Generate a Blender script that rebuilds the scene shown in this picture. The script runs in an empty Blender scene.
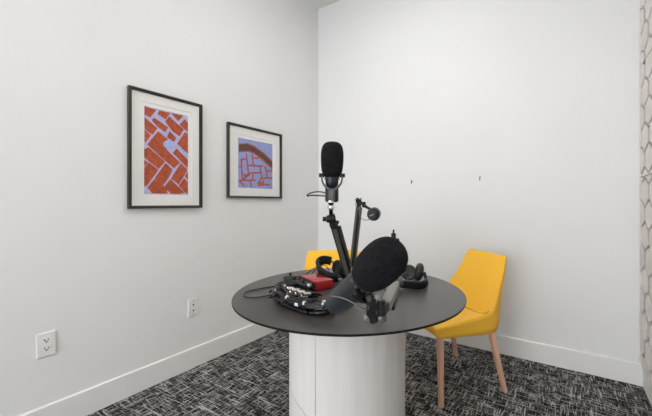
import bpy, bmesh, math, random
from mathutils import Vector as V, Matrix, Quaternion
random.seed(7)
scene = bpy.context.scene
C = scene.collection
PI = math.pi

# ------------------------------------------------------------------ materials
MATS = {}
def mat(name, col, rough=0.5, metal=0.0, spec=0.5, noise=None, bump=None, sheen=0.0, coat=0.0):
    """procedural principled material; noise=(scale, amount, stretch xyz), bump=(scale, strength, distance)"""
    m = bpy.data.materials.new(name); m.use_nodes = True
    nt = m.node_tree; b = nt.nodes['Principled BSDF']
    b.inputs['Base Color'].default_value = (*col, 1); b.inputs['Roughness'].default_value = rough
    b.inputs['Metallic'].default_value = metal; b.inputs['Specular IOR Level'].default_value = spec
    b.inputs['Sheen Weight'].default_value = sheen; b.inputs['Coat Weight'].default_value = coat
    tc = nt.nodes.new('ShaderNodeTexCoord')
    if noise:
        sc, amt, st = noise
        mp = nt.nodes.new('ShaderNodeMapping'); mp.inputs['Scale'].default_value = st
        nt.links.new(tc.outputs['Object'], mp.inputs['Vector'])
        n = nt.nodes.new('ShaderNodeTexNoise'); n.inputs['Scale'].default_value = sc; n.inputs['Detail'].default_value = 4
        nt.links.new(mp.outputs['Vector'], n.inputs['Vector'])
        r = nt.nodes.new('ShaderNodeValToRGB')
        r.color_ramp.elements[0].position = .3; r.color_ramp.elements[1].position = .7
        r.color_ramp.elements[0].color = (*[c * (1 - amt) for c in col], 1)
        r.color_ramp.elements[1].color = (*[min(1, c * (1 + amt)) for c in col], 1)
        nt.links.new(n.outputs['Fac'], r.inputs['Fac']); nt.links.new(r.outputs['Color'], b.inputs['Base Color'])
    if bump:
        n = nt.nodes.new('ShaderNodeTexNoise'); n.inputs['Scale'].default_value = bump[0]; n.inputs['Detail'].default_value = 3
        nt.links.new(tc.outputs['Object'], n.inputs['Vector'])
        bp = nt.nodes.new('ShaderNodeBump'); bp.inputs['Strength'].default_value = bump[1]; bp.inputs['Distance'].default_value = bump[2]
        nt.links.new(n.outputs['Fac'], bp.inputs['Height']); nt.links.new(bp.outputs['Normal'], b.inputs['Normal'])
    MATS[name] = m
    return m

WALL = mat('wall_paint', (.80, .80, .795), .75, noise=(2, .012, (1, 1, 1)), bump=(260, .05, .001))
TRIM = mat('trim_paint', (.82, .81, .79), .4, noise=(3, .01, (1, 1, 1)))
CEIL = mat('ceiling_paint', (.78, .78, .76), .85, noise=(2, .01, (1, 1, 1)))
HEX = mat('relief_panel_white', (.78, .74, .70), .6, noise=(6, .03, (1, 1, 1)))
WOODW = mat('whitewashed_veneer', (.72, .695, .67), .45, noise=(3, .045, (14, 14, .8)))
TOP = mat('charcoal_laminate', (.062, .0555, .0515), .30, spec=.45, noise=(5, .10, (1, 1, 1)), bump=(500, .03, .0005))
EDGE = mat('black_core_edge', (.005, .005, .005), .5, spec=.2)
CORE = mat('dark_groove', (.05, .045, .04), .8)
YEL = mat('yellow_upholstery', (.94, .52, .032), .8, sheen=.15, noise=(260, .05, (1, 1, 1)), bump=(900, .12, .0006))
SEAM = mat('seam_thread', (.50, .24, .012), .8, noise=(60, .1, (1, 1, 1)))
BEECH = mat('pale_beech', (.76, .46, .315), .5, noise=(9, .10, (8, 8, .6)))
FOAM = mat('black_foam', (.0105, .0105, .012), .95, spec=.15, noise=(300, .9, (1, 1, 1)), bump=(330, 1.0, .006))
BODY = mat('dark_grey_enamel', (.020, .023, .026), .5, spec=.35, noise=(40, .05, (1, 1, 1)))
BLK = mat('black_plastic', (.006, .006, .0065), .40, spec=.3, noise=(30, .08, (1, 1, 1)))
BLKM = mat('black_metal', (.009, .009, .0095), .38, spec=.3, noise=(30, .08, (1, 1, 1)))
PALE = mat('pale_grey_metal', (.20, .195, .18), .45, noise=(30, .05, (1, 1, 1)))
PAD = mat('ear_pad_grey', (.025, .025, .026), .5, noise=(60, .15, (1, 1, 1)))
GREYM = mat('grey_metal', (.10, .10, .10), .4, metal=.4, noise=(30, .05, (1, 1, 1)))
TUBE = mat('arm_grey_side', (.075, .072, .064), .45, noise=(30, .05, (1, 1, 1)))
CHROME = mat('nickel', (.75, .73, .70), .25, metal=1.0, noise=(30, .03, (1, 1, 1)))
BLUE = mat('navy_cap', (.006, .011, .018), .4, noise=(30, .05, (1, 1, 1)))
WHITEP = mat('white_plastic', (.83, .82, .80), .35, noise=(30, .01, (1, 1, 1)))
SLOT = mat('dark_slot', (.05, .05, .05), .7, noise=(30, .02, (1, 1, 1)))
RED = mat('red_anodised', (.40, .014, .018), .22, metal=.25, noise=(60, .05, (1, 1, 1)))
RUB = mat('cable_rubber', (.006, .006, .007), .30, spec=.4, noise=(40, .1, (1, 1, 1)))
GCAB = mat('grey_cable', (.13, .13, .13), .45, noise=(40, .05, (1, 1, 1)))
TAPE = mat('white_tape', (.72, .72, .72), .5, noise=(40, .03, (1, 1, 1)))
LEATH = mat('black_leatherette', (.007, .0075, .009), .55, spec=.22, noise=(60, .15, (1, 1, 1)), bump=(300, .2, .001))
FRAME = mat('espresso_frame', (.026, .022, .018), .4, noise=(14, .2, (1, 1, 1)))
MATB = mat('mat_board', (.84, .83, .81), .9, noise=(60, .01, (1, 1, 1)))
MORT = mat('print_lavender', (.49, .47, .72), .7, noise=(60, .12, (1, 1, 1)))
BRICK = mat('print_rust_orange', (.43, .08, .027), .7, noise=(50, .28, (1, 1, 1)))
PBLUE = mat('print_sky_blue', (.38, .50, .82), .7, noise=(60, .15, (1, 1, 1)))
SKYB = mat('print_periwinkle', (.29, .34, .66), .7, noise=(40, .10, (1, 1, 1)))
ARCHM = mat('print_umber', (.10, .045, .035), .7, noise=(60, .25, (1, 1, 1)))
GROUT = mat('print_brick_red', (.42, .10, .07), .7, noise=(50, .2, (1, 1, 1)))

def glass_mat():
    m = bpy.data.materials.new('picture_glass'); m.use_nodes = True
    nt = m.node_tree; nt.nodes.clear()
    o = nt.nodes.new('ShaderNodeOutputMaterial'); mx = nt.nodes.new('ShaderNodeMixShader')
    t = nt.nodes.new('ShaderNodeBsdfTransparent'); g = nt.nodes.new('ShaderNodeBsdfGlossy'); g.inputs['Roughness'].default_value = .02
    f = nt.nodes.new('ShaderNodeFresnel'); f.inputs['IOR'].default_value = 1.25
    ge = nt.nodes.new('ShaderNodeNewGeometry'); iv = nt.nodes.new('ShaderNodeMath'); iv.operation = 'SUBTRACT'; iv.inputs[0].default_value = 1
    nt.links.new(ge.outputs['Backfacing'], iv.inputs[1]); ml = nt.nodes.new('ShaderNodeMath'); ml.operation = 'MULTIPLY'
    nt.links.new(f.outputs[0], ml.inputs[0]); nt.links.new(iv.outputs[0], ml.inputs[1])
    nt.links.new(ml.outputs[0], mx.inputs[0]); nt.links.new(t.outputs[0], mx.inputs[1]); nt.links.new(g.outputs[0], mx.inputs[2])
    nt.links.new(mx.outputs[0], o.inputs[0]); return m
GLASS = glass_mat()

def lamp_mat(strength):
    m = bpy.data.materials.new('lamp_diffuser'); m.use_nodes = True
    b = m.node_tree.nodes['Principled BSDF']; b.inputs['Base Color'].default_value = (.9, .9, .9, 1)
    b.inputs['Emission Color'].default_value = (1, .99, .972, 1); b.inputs['Emission Strength'].default_value = strength
    return m

def carpet_mat():
    m = bpy.data.materials.new('woven_carpet'); m.use_nodes = True
    nt = m.node_tree; N = nt.nodes; L = nt.links; b = N['Principled BSDF']
    b.inputs['Roughness'].default_value = .95; b.inputs['Specular IOR Level'].default_value = .1
    tc = N.new('ShaderNodeTexCoord')
    def streak(sx, sy, off):
        mp = N.new('ShaderNodeMapping'); mp.inputs['Scale'].default_value = (sx, sy, 1); mp.inputs['Location'].default_value = (off, off * .7, 0)
        L.new(tc.outputs['Object'], mp.inputs['Vector'])
        n = N.new('ShaderNodeTexNoise'); n.inputs['Scale'].default_value = 1; n.inputs['Detail'].default_value = 2.5; n.inputs['Roughness'].default_value = .6
        L.new(mp.outputs['Vector'], n.inputs['Vector']); return n.outputs['Fac']
    def ramp(x, a, c):
        r = N.new('ShaderNodeMapRange'); r.inputs['From Min'].default_value = a; r.inputs['From Max'].default_value = c; L.new(x, r.inputs['Value']); return r.outputs['Result']
    def op(kind, x, y):
        q = N.new('ShaderNodeMath'); q.operation = kind
        for i, s in enumerate((x, y)):
            if isinstance(s, (int, float)): q.inputs[i].default_value = s
            else: L.new(s, q.inputs[i])
        return q.outputs[0]
    a = ramp(streak(13, 120, 3), .525, .63); c = ramp(streak(120, 13, 11), .525, .63)
    a2 = ramp(streak(5, 80, 31), .60, .66); c2 = ramp(streak(80, 5, 47), .60, .66)
    patch = ramp(streak(14, 14, 5), .28, .60)
    fine = ramp(streak(150, 150, 9), .34, .60)
    lines = op('MULTIPLY', op('MAXIMUM', a, c), op('ADD', op('MULTIPLY', patch, .55), .30))
    lines = op('MAXIMUM', lines, op('MULTIPLY', op('MAXIMUM', a2, c2), .85))
    v = op('MULTIPLY', lines, op('ADD', op('MULTIPLY', fine, .8), .2))
    r = N.new('ShaderNodeValToRGB'); e = r.color_ramp.elements
    e[0].position = 0; e[0].color = (.016, .0157, .0153, 1); e[1].position = 1; e[1].color = (.90, .88, .85, 1)
    q = e.new(.33); q.color = (.25, .245, .237, 1)
    L.new(v, r.inputs['Fac']); L.new(r.outputs['Color'], b.inputs['Base Color'])
    bp = N.new('ShaderNodeBump'); bp.inputs['Strength'].default_value = .6; bp.inputs['Distance'].default_value = .004
    L.new(v, bp.inputs['Height']); L.new(bp.outputs['Normal'], b.inputs['Normal'])
    return m
CARPET = carpet_mat()

# ------------------------------------------------------------------ mesh building
def basis(z, up=V((0, 0, 1))):
    z = V(z).normalized()
    if abs(z.dot(up)) > .98: up = V((0, 1, 0))
    x = up.cross(z).normalized(); y = z.cross(x)
    return Matrix((x, y, z)).transposed()

def catmull(pts, n=6, closed=False):
    P = [V(p) for p in pts]; out = []; k = len(P)
    rng = range(k if closed else k - 1)
    for i in rng:
        if closed: a, b, c, d = P[(i - 1) % k], P[i], P[(i + 1) % k], P[(i + 2) % k]
        else: a, b, c, d = P[max(i - 1, 0)], P[i], P[i + 1], P[min(i + 2, k - 1)]
        for j in range(n):
            t = j / n
            out.append(.5 * ((2 * b) + (c - a) * t + (2 * a - 5 * b + 4 * c - d) * t * t + (3 * b - a - 3 * c + d) * t ** 3))
    if not closed: out.append(P[-1])
    return out

class MB:
    def __init__(s): s.v = []; s.f = []; s.m = []
    def add(s, vs, fs, mi=0):
        o = len(s.v); s.v += [V(x) for x in vs]; s.f += [tuple(i + o for i in f) for f in fs]; s.m += [mi] * len(fs); return s
    def box(s, c, size, R=None, mi=0, taper=1.0):
        R = R or Matrix.Identity(3); c = V(c); hx, hy, hz = [q / 2 for q in size]
        vs = []
        for z in (-1, 1):
            k = taper if z > 0 else 1
            for x, y in ((-1, -1), (1, -1), (1, 1), (-1, 1)): vs.append(c + R @ V((x * hx * k, y * hy * k, z * hz)))
        return s.add(vs, [(3, 2, 1, 0), (4, 5, 6, 7), (0, 1, 5, 4), (1, 2, 6, 5), (2, 3, 7, 6), (3, 0, 4, 7)], mi)
    def span(s, a, b, mi=0):
        a, b = V(a), V(b); return s.box((a + b) / 2, [abs(q) for q in (b - a)], mi=mi)
    def bar(s, a, b, w, h, mi=0, up=V((0, 0, 1)), taper=1.0):
        a, b = V(a), V(b); return s.box((a + b) / 2, (w, h, (b - a).length), basis(b - a, up), mi, taper)
    def lathe(s, o, axis, prof, n=28, mi=0, up=V((0, 0, 1)), caps=True):
        """prof: list of (t along axis, radius)"""
        R = basis(axis, up); o = V(o); vs = []; fs = []
        for t, r in prof:
            for k in range(n):
                a = 2 * PI * k / n; vs.append(o + R @ V((r * math.cos(a), r * math.sin(a), t)))
        m = len(prof)
        for i in range(m - 1):
            for k in range(n):
                k2 = (k + 1) % n; fs.append((i * n + k, i * n + k2, (i + 1) * n + k2, (i + 1) * n + k))
        if caps and prof[0][1] > 1e-6: fs.append(tuple(reversed(range(n))))
        if caps and prof[-1][1] > 1e-6: fs.append(tuple((m - 1) * n + k for k in range(n)))
        return s.add(vs, fs, mi)
    def cyl(s, a, b, r, r2=None, n=20, mi=0):
        a, b = V(a), V(b); return s.lathe(a, b - a, [(0, r), ((b - a).length, r2 or r)], n, mi)
    def rcyl(s, a, b, r, e=.15, n=20, mi=0):
        a, b = V(a), V(b); L = (b - a).length; q = r * e
        return s.lathe(a, b - a, [(0, r - q), (q * .3, r - q * .3), (q, r), (L - q, r), (L - q * .3, r - q * .3), (L, r - q)], n, mi)
    def ball(s, c, r, n=16, mi=0):
        return s.lathe(V(c) - V((0, 0, r)), (0, 0, 1), [(r - r * math.cos(PI * i / 10), max(r * math.sin(PI * i / 10), 1e-5)) for i in range(11)], n, mi)
    def torus(s, c, axis, R, r, n=36, k=12, mi=0, a0=0, a1=2 * PI):
        B = basis(axis); c = V(c)
        full = abs(a1 - a0 - 2 * PI) < 1e-6
        pts = [c + B @ V((R * math.cos(a0 + (a1 - a0) * i / n), R * math.sin(a0 + (a1 - a0) * i / n), 0)) for i in range(n if full else n + 1)]
        return s.tube(pts, r, k, mi, closed=full)
    def tube(s, pts, r, k=8, mi=0, closed=False):
        pts = [V(p) for p in pts]; n = len(pts); rs = r if isinstance(r, (list, tuple)) else [r] * n
        vs = []; fs = []; prev = None
        for i, p in enumerate(pts):
            t = (pts[(i + 1) % n] - pts[i - 1]) if closed else (pts[min(i + 1, n - 1)] - pts[max(i - 1, 0)])
            t = t.normalized()
            if prev is None: x = basis(t).col[0].copy()
            else:
                x = prev - t * prev.dot(t); x.normalize()
            prev = x; y = t.cross(x)
            for j in range(k):
                a = 2 * PI * j / k; vs.append(p + (x * math.cos(a) + y * math.sin(a)) * rs[i])
        for i in range(n if closed else n - 1):
            i2 = (i + 1) % n
            for j in range(k):
                j2 = (j + 1) % k; fs.append((i * k + j, i * k + j2, i2 * k + j2, i2 * k + j))
        if not closed:
            fs.append(tuple(reversed(range(k)))); fs.append(tuple((n - 1) * k + j for j in range(k)))
        return s.add(vs, fs, mi)
    def ribbon(s, pts, wv, w, th, mi=0):
        """flat band along pts; its width runs along wv, thickness across"""
        pts = [V(p) for p in pts]; wv = V(wv).normalized(); n = len(pts); vs = []; fs = []
        for i, p in enumerate(pts):
            t = (pts[min(i + 1, n - 1)] - pts[max(i - 1, 0)]).normalized()
            nn = t.cross(wv).normalized(); u = nn.cross(t).normalized()
            for a, b in ((-1, -.7), (-.8, -1), (.8, -1), (1, -.7), (1, .7), (.8, 1), (-.8, 1), (-1, .7)):
                vs.append(p + u * (a * w / 2) + nn * (b * th / 2))
        for i in range(n - 1):
            for j in range(8): fs.append((i * 8 + j, i * 8 + (j + 1) % 8, (i + 1) * 8 + (j + 1) % 8, (i + 1) * 8 + j))
        fs.append(tuple(reversed(range(8)))); fs.append(tuple((n - 1) * 8 + j for j in range(8)))
        return s.add(vs, fs, mi)
    def prism(s, poly, a, b, mi=0):
        """poly: list of 3D points, extruded by vector from a to b offset"""
        d0, d1 = V(a), V(b); n = len(poly)
        vs = [V(p) + d0 for p in poly] + [V(p) + d1 for p in poly]
        fs = [tuple(reversed(range(n))), tuple(range(n, 2 * n))] + [(i, (i + 1) % n, n + (i + 1) % n, n + i) for i in range(n)]
        return s.add(vs, fs, mi)
    def build(s, name, mats, parent=None, bevel=0, angle=35, subsurf=0, crease=None, seg=2):
        o_ = parent.location if parent else V((0, 0, 0))
        p = parent
        while p is not None and p.parent is not None:
            p = p.parent; o_ = o_ + p.location
        me = bpy.data.meshes.new(name)
        me.from_pydata([tuple(v - o_) for v in s.v], [], s.f)
        for m in (mats if isinstance(mats, (list, tuple)) else [mats]): me.materials.append(m)
        for i, poly in enumerate(me.polygons): poly.material_index = s.m[i]
        bm = bmesh.new(); bm.from_mesh(me)
        bmesh.ops.recalc_face_normals(bm, faces=bm.faces)
        if bevel:
            es = [e for e in bm.edges if len(e.link_faces) == 2 and e.calc_face_angle(0) > math.radians(30)]
            bmesh.ops.bevel(bm, geom=es, offset=bevel, segments=seg, profile=.6, affect='EDGES', clamp_overlap=True)
        bm.to_mesh(me); bm.free()
        for poly in me.polygons: poly.use_smooth = True
        me.set_sharp_from_angle(angle=math.radians(angle))
        o = bpy.data.objects.new(name, me); C.objects.link(o)
        if parent: o.parent = parent
        if subsurf:
            md = o.modifiers.new('subdivision', 'SUBSURF'); md.levels = subsurf; md.render_levels = subsurf
        return o

def tag(o, label=None, cat=None, group=None, kind=None):
    if label: o['label'] = label
    if cat: o['category'] = cat
    if group: o['group'] = group
    if kind: o['kind'] = kind
    return o
def thing(name, label, cat, loc=(0, 0, 0), group=None):
    o = bpy.data.objects.new(name, None); C.objects.link(o); o.location = loc; o.empty_display_size = .05
    return tag(o, label, cat, group)
def kids(o): return [c for c in C.objects if c.parent == o]
def copy_tree(o, parent=None):
    c = o.copy(); C.objects.link(c)
    if parent: c.parent = parent
    for ch in kids(o): copy_tree(ch, c)
    return c
def struct(mb, name, m, **k): return tag(mb.build(name, m, **k), kind='structure')
# outlines of the shapes printed in the two pictures (wall y, z)
ART1= [[(-1.6002, 1.6647), (-1.5415, 1.6576), (-1.5719, 1.6109), (-1.6002, 1.6187)], [(-1.5173, 1.6598), (-1.4601, 1.6584), (-1.484, 1.6172), (-1.5278, 1.639)], [(-1.5538, 1.6063), (-1.5415, 1.6046), (-1.471, 1.5676), (-1.4855, 1.5395), (-1.5278, 1.5609), (-1.5585, 1.5909)], [(-1.6002, 1.5975), (-1.5347, 1.5501), (-1.5585, 1.5094), (-1.5719, 1.5142), (-1.6002, 1.5374)], [(-1.4831, 1.601), (-1.4614, 1.6356), (-1.3717, 1.5738), (-1.3974, 1.5281), (-1.4392, 1.5496)], [(-1.4466, 1.6601), (-1.3764, 1.6616), (-1.4051, 1.6236)], [(-1.3622, 1.6382), (-1.3381, 1.6158), (-1.3406, 1.564), (-1.3936, 1.6006)], [(-1.4577, 1.5424), (-1.4204, 1.5111), (-1.4317, 1.4864), (-1.4723, 1.5061)], [(-1.3406, 1.5482), (-1.3406, 1.4449), (-1.3622, 1.4419), (-1.409, 1.4746), (-1.3622, 1.5545)], [(-1.6002, 1.5268), (-1.5719, 1.4999), (-1.595, 1.4604), (-1.6002, 1.4596)], [(-1.6028, 1.4133), (-1.5786, 1.4238), (-1.4891, 1.3512), (-1.5243, 1.3072), (-1.6028, 1.3674)], [(-1.4354, 1.4123), (-1.4151, 1.4409), (-1.3406, 1.3748), (-1.3462, 1.3309)], [(-1.3897, 1.3501), (-1.3518, 1.3209), (-1.3502, 1.3069), (-1.4013, 1.218), (-1.4466, 1.2499)], [(-1.5786, 1.3345), (-1.5278, 1.2981), (-1.5917, 1.2018), (-1.6028, 1.1978), (-1.6028, 1.3002)], [(-1.6028, 1.3441), (-1.5872, 1.3372), (-1.6028, 1.313)], [(-1.4833, 1.3406), (-1.4431, 1.3068), (-1.4637, 1.2601), (-1.4997, 1.2059), (-1.545, 1.2438)], [(-1.5484, 1.2363), (-1.4674, 1.1812), (-1.4891, 1.1559), (-1.5585, 1.1564), (-1.5852, 1.1878)], [(-1.454, 1.2419), (-1.3662, 1.1651), (-1.3936, 1.1566), (-1.4503, 1.1568), (-1.4867, 1.1991)], [(-1.3662, 1.2549), (-1.3406, 1.2288), (-1.3406, 1.1642), (-1.3502, 1.1592), (-1.3974, 1.2067)], [(-1.5045, 1.191), (-1.4723, 1.1578), (-1.5045, 1.157)], [(-1.3819, 1.4517), (-1.3406, 1.4576), (-1.3406, 1.4221)], [(-1.3606, 1.2709), (-1.3406, 1.2998), (-1.3406, 1.2486)], [(-1.5278, 1.5295), (-1.4747, 1.4945), (-1.4795, 1.4267), (-1.3974, 1.357), (-1.4317, 1.3192), (-1.5045, 1.3753), (-1.5585, 1.4209), (-1.5852, 1.4441)]]
BLOB= [(-1.4891, 1.4772), (-1.4564, 1.4937), (-1.4392, 1.4852), (-1.4204, 1.4805), (-1.4429, 1.4468), (-1.4503, 1.4345), (-1.4614, 1.4217), (-1.4795, 1.4379), (-1.4939, 1.4468), (-1.4974, 1.4648)]
ARCH= [(-0.9457, 1.5388), (-0.8697, 1.5558), (-0.7997, 1.5435), (-0.7112, 1.503), (-0.611, 1.4424), (-0.6078, 1.3914), (-0.7112, 1.4532), (-0.7997, 1.4974), (-0.856, 1.5071), (-0.9457, 1.4872)]
ARCHB= [(-0.9457, 1.5464), (-0.867, 1.5653), (-0.7925, 1.5526), (-0.7036, 1.5135), (-0.611, 1.4547), (-0.6078, 1.3767), (-0.7142, 1.4398), (-0.8025, 1.4855), (-0.8587, 1.4965), (-0.9457, 1.4784)]
SEG= [(-0.93, 1.4287, -0.8697, 1.4388), (-0.8765, 1.4852, -0.856, 1.3295), (-0.821, 1.4866, -0.8068, 1.3908), (-0.9235, 1.4294, -0.9102, 1.2754), (-0.856, 1.3895, -0.7112, 1.3975), (-0.8068, 1.454, -0.7531, 1.459), (-0.8587, 1.3293, -0.7263, 1.343), (-0.7413, 1.397, -0.7188, 1.2927), (-0.9457, 1.372, -0.9168, 1.3747), (-0.6883, 1.4021, -0.6619, 1.3023), (-0.7263, 1.2982, -0.6078, 1.3081), (-0.6681, 1.3619, -0.6078, 1.3693), (-0.8139, 1.3328, -0.8139, 1.2812), (-0.9457, 1.2678, -0.7853, 1.2771), (-0.7263, 1.2982, -0.7634, 1.2492), (-0.9457, 1.2678, -0.8901, 1.223), (-0.8351, 1.2742, -0.8281, 1.2198), (-0.7036, 1.2877, -0.7036, 1.2462), (-0.7112, 1.2458, -0.6335, 1.2482), (-0.9102, 1.2754, -0.8421, 1.3227)]
PATCH= [[(-0.9035, 1.3181), (-0.8393, 1.3274), (-0.8901, 1.2856)], [(-0.7634, 1.2515), (-0.7233, 1.2771), (-0.7005, 1.238), (-0.759, 1.2307)]]
# ------------------------------------------------------------------ the room
RX, RY, RZ, BY = 2.506, -5.6, 3.055, .016
struct(MB().span((-.1, RY - .1, -.1), (RX + .1, BY + .1, 0)), 'floor', CARPET)
struct(MB().span((-.1, RY - .1, RZ), (RX + .1, BY + .1, RZ + .1)), 'ceiling', CEIL)
struct(MB().span((-.1, RY, 0), (0, BY, RZ)), 'wall_left', WALL)
struct(MB().span((-.1, BY, 0), (RX + .1, BY + .1, RZ)), 'wall_back', WALL)
wr = struct(MB().span((RX, RY, 0), (RX + .1, BY, RZ)), 'wall_right', WALL)
w = MB()   # wall behind the camera; its doorway is added to let in fill light
w.span((-.1, RY - .1, 0), (.20, RY, RZ)); w.span((2.15, RY - .1, 0), (RX + .1, RY, RZ)); w.span((.20, RY - .1, 2.6), (2.15, RY, RZ))
struct(w, 'wall_front', WALL)
t = MB(); t.span((.13, RY, 0), (.20, RY + .02, 2.67)); t.span((2.15, RY, 0), (2.22, RY + .02, 2.67)); t.span((.20, RY, 2.6), (2.15, RY + .02, 2.67))
struct(t, 'fill_doorway_1', TRIM, bevel=.003)  # trim around the added fill doorway
BH, BT = .1315, .013
def base_profile(a, b, nrm):
    a, b, n = V(a), V(b), V(nrm); z = V((0, 0, 1)); mb = MB()
    prof = [(0, 0), (BT, 0), (BT, BH - .004), (BT - .004, BH), (0, BH)]
    k = len(prof)
    vs = [a + n * p + z * q for p, q in prof] + [b + n * p + z * q for p, q in prof]
    fs = [tuple(range(k)), tuple(range(2 * k - 1, k - 1, -1))] + [(i, k + i, k + (i + 1) % k, (i + 1) % k) for i in range(k)]
    return mb.add(vs, fs)
struct(base_profile((0, RY, 0), (0, BY, 0), (1, 0, 0)), 'baseboard_left', TRIM)
struct(base_profile((BT, BY, 0), (RX - BT, BY, 0), (0, -1, 0)), 'baseboard_back', TRIM)
struct(base_profile((RX, RY, 0), (RX, BY, 0), (-1, 0, 0)), 'baseboard_right', TRIM)

# hexagonal relief cladding of the right wall: backing board and raised, bevelled hexagons
def hex_poly(y, z, W, E, S):
    return [(y - W / 2, z - E / 2), (y, z - E / 2 - S), (y + W / 2, z - E / 2), (y + W / 2, z + E / 2), (y, z + E / 2 + S), (y - W / 2, z + E / 2)]
def clip(poly, ax, lim, keep_less):
    out = []
    for i, p in enumerate(poly):
        q = poly[(i + 1) % len(poly)]
        ip = (p[ax] <= lim) if keep_less else (p[ax] >= lim); iq = (q[ax] <= lim) if keep_less else (q[ax] >= lim)
        if ip: out.append(p)
        if ip != iq:
            t = (lim - p[ax]) / (q[ax] - p[ax]); out.append((p[0] + (q[0] - p[0]) * t, p[1] + (q[1] - p[1]) * t))
    return out
hx = MB(); hx.span((RX - .006, RY + .02, BH + .001), (RX, BY - .001, RZ - .001))
W_, E_, S_, P_ = .200, .080, .046, .252
def hexes(z_edge, zlo, zhi):
    """z_edge: middle height of one vertical edge of the first column"""
    for r in range(-8, 16):
        z = z_edge + r * P_ / 2
        for c in range(-2, 29):
            y = -.13 - c * W_ + (W_ / 2 if r % 2 else 0)
            poly = hex_poly(y, z, W_ - .045, E_ - .002, S_ - .010)
            for ax, lim, less in ((0, BY - .004, True), (0, RY + .03, False), (1, zhi, True), (1, zlo, False)):
                poly = clip(poly, ax, lim, less)
                if len(poly) < 3: break
            if len(poly) < 3: continue
            n = len(poly); cy = sum(p[0] for p in poly) / n; cz = sum(p[1] for p in poly) / n
            vs = [(RX - .005, cy + (p[0] - cy) * .78, cz + (p[1] - cz) * .78) for p in poly] + [(RX - .027, p[0], p[1]) for p in poly]
            hx.add(vs, [tuple(range(n)), tuple(range(2 * n - 1, n - 1, -1))] + [(i, n + i, n + (i + 1) % n, (i + 1) % n) for i in range(n)])
hexes(.905, BH + .002, 1.245)
hexes(1.47, 1.252, 1.90)
hexes(2.04, 1.907, RZ - .002)
o = hx.build('relief_panelling', HEX, wr, angle=20); o['label'] = 'off-white raised hexagon relief panelling'

# ceiling lights: shallow round trim with a sunk lit diffuser
def ceiling_light(loc, label, strength):
    t = thing('ceiling_light', label, 'ceiling light', loc, 'round ceiling lights')
    x = V(loc)
    MB().lathe(x + V((0, 0, -.026)), (0, 0, 1), [(0, .150), (0, .146), (.024, .140), (.0275, .140), (.0275, .160), (.022, .158), (.003, .154), (0, .150)], 48, caps=False).build('trim_ring', TRIM, t)
    MB().lathe(x + V((0, 0, -.020)), (0, 0, 1), [(0, .0005), (.0008, .035), (.0028, .065), (.007, .095), (.012, .115), (.0195, .128)], 48).build('diffuser', lamp_mat(strength), t)
    return t
LAMP = 66
ceiling_light((1.12, -1.08, RZ), 'round white ceiling light above the round table and chairs', LAMP)
ceiling_light((1.72, -2.35, RZ), 'added fill lamp on the ceiling, out of view on the camera side', LAMP * 1.45)  # second lamp, added out of view as fill from the camera side

# ------------------------------------------------------------------ round table
TC = V((1.341, -1.433, 0)); ZT = .741
PC = TC - V((.0042, .0027, 0))
tb = thing('round_table', 'round charcoal table on a whitewashed wooden drum pedestal', 'table', TC)
top = MB().lathe(TC + V((.0046, .0029, ZT - .011)), (0, 0, 1), [(0, .436), (.004, .4555), (.0098, .4562), (.011, .4552), (.011, .0001)], 128)
top.f.append(tuple(range(128))[::-1]); top.m.append(0)
o = top.build('table_top', [TOP, EDGE], tb, angle=25)
for p in o.data.polygons:
    c = p.center
    if math.hypot(c.x, c.y) > .40 and abs(p.normal.z) < .97: p.material_index = 1
MB().lathe(PC, (0, 0, 1), [(0, .2325), (ZT - .011, .2325)], 72).build('pedestal_core', CORE, tb)
def shell(a0, a1, lo, hi, n):
    """curved veneer sheet between two angles; lo and hi give its lower and upper edge"""
    mb = MB(); r0, r1 = .2320, .2352; vs = []; fs = []
    for i in range(n + 1):
        a = math.radians(a0 + (a1 - a0) * i / n); z0, z1 = lo(a0 + (a1 - a0) * i / n), hi(a0 + (a1 - a0) * i / n)
        for r, z in ((r0, z0), (r1, z0), (r1, z1), (r0, z1)): vs.append(PC + V((r * math.cos(a), r * math.sin(a), z)))
    for i in range(n):
        for j in range(4): fs.append((i * 4 + j, i * 4 + (j + 1) % 4, (i + 1) * 4 + (j + 1) % 4, (i + 1) * 4 + j))
    fs += [(0, 1, 2, 3), (n * 4 + 3, n * 4 + 2, n * 4 + 1, n * 4)]
    return mb.add(vs, fs)
zt_ = ZT - .0112
SE = -84.1          # the upright seam
cut = lambda a: .322 + .072 * abs(math.sin(math.radians((a - SE) * 1.35))) ** .8
shell(SE + .25, SE + 240, lambda a: .001, lambda a: zt_, 90).build('veneer_wrap', WOODW, tb)
shell(SE - 119.6, SE - .25, lambda a: cut(a) + .002, lambda a: zt_, 60).build('veneer_panel', WOODW, tb)
shell(SE - 119.6, SE - .25, lambda a: .001, lambda a: cut(a) - .002, 60).build('veneer_panel', WOODW, tb)

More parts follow.
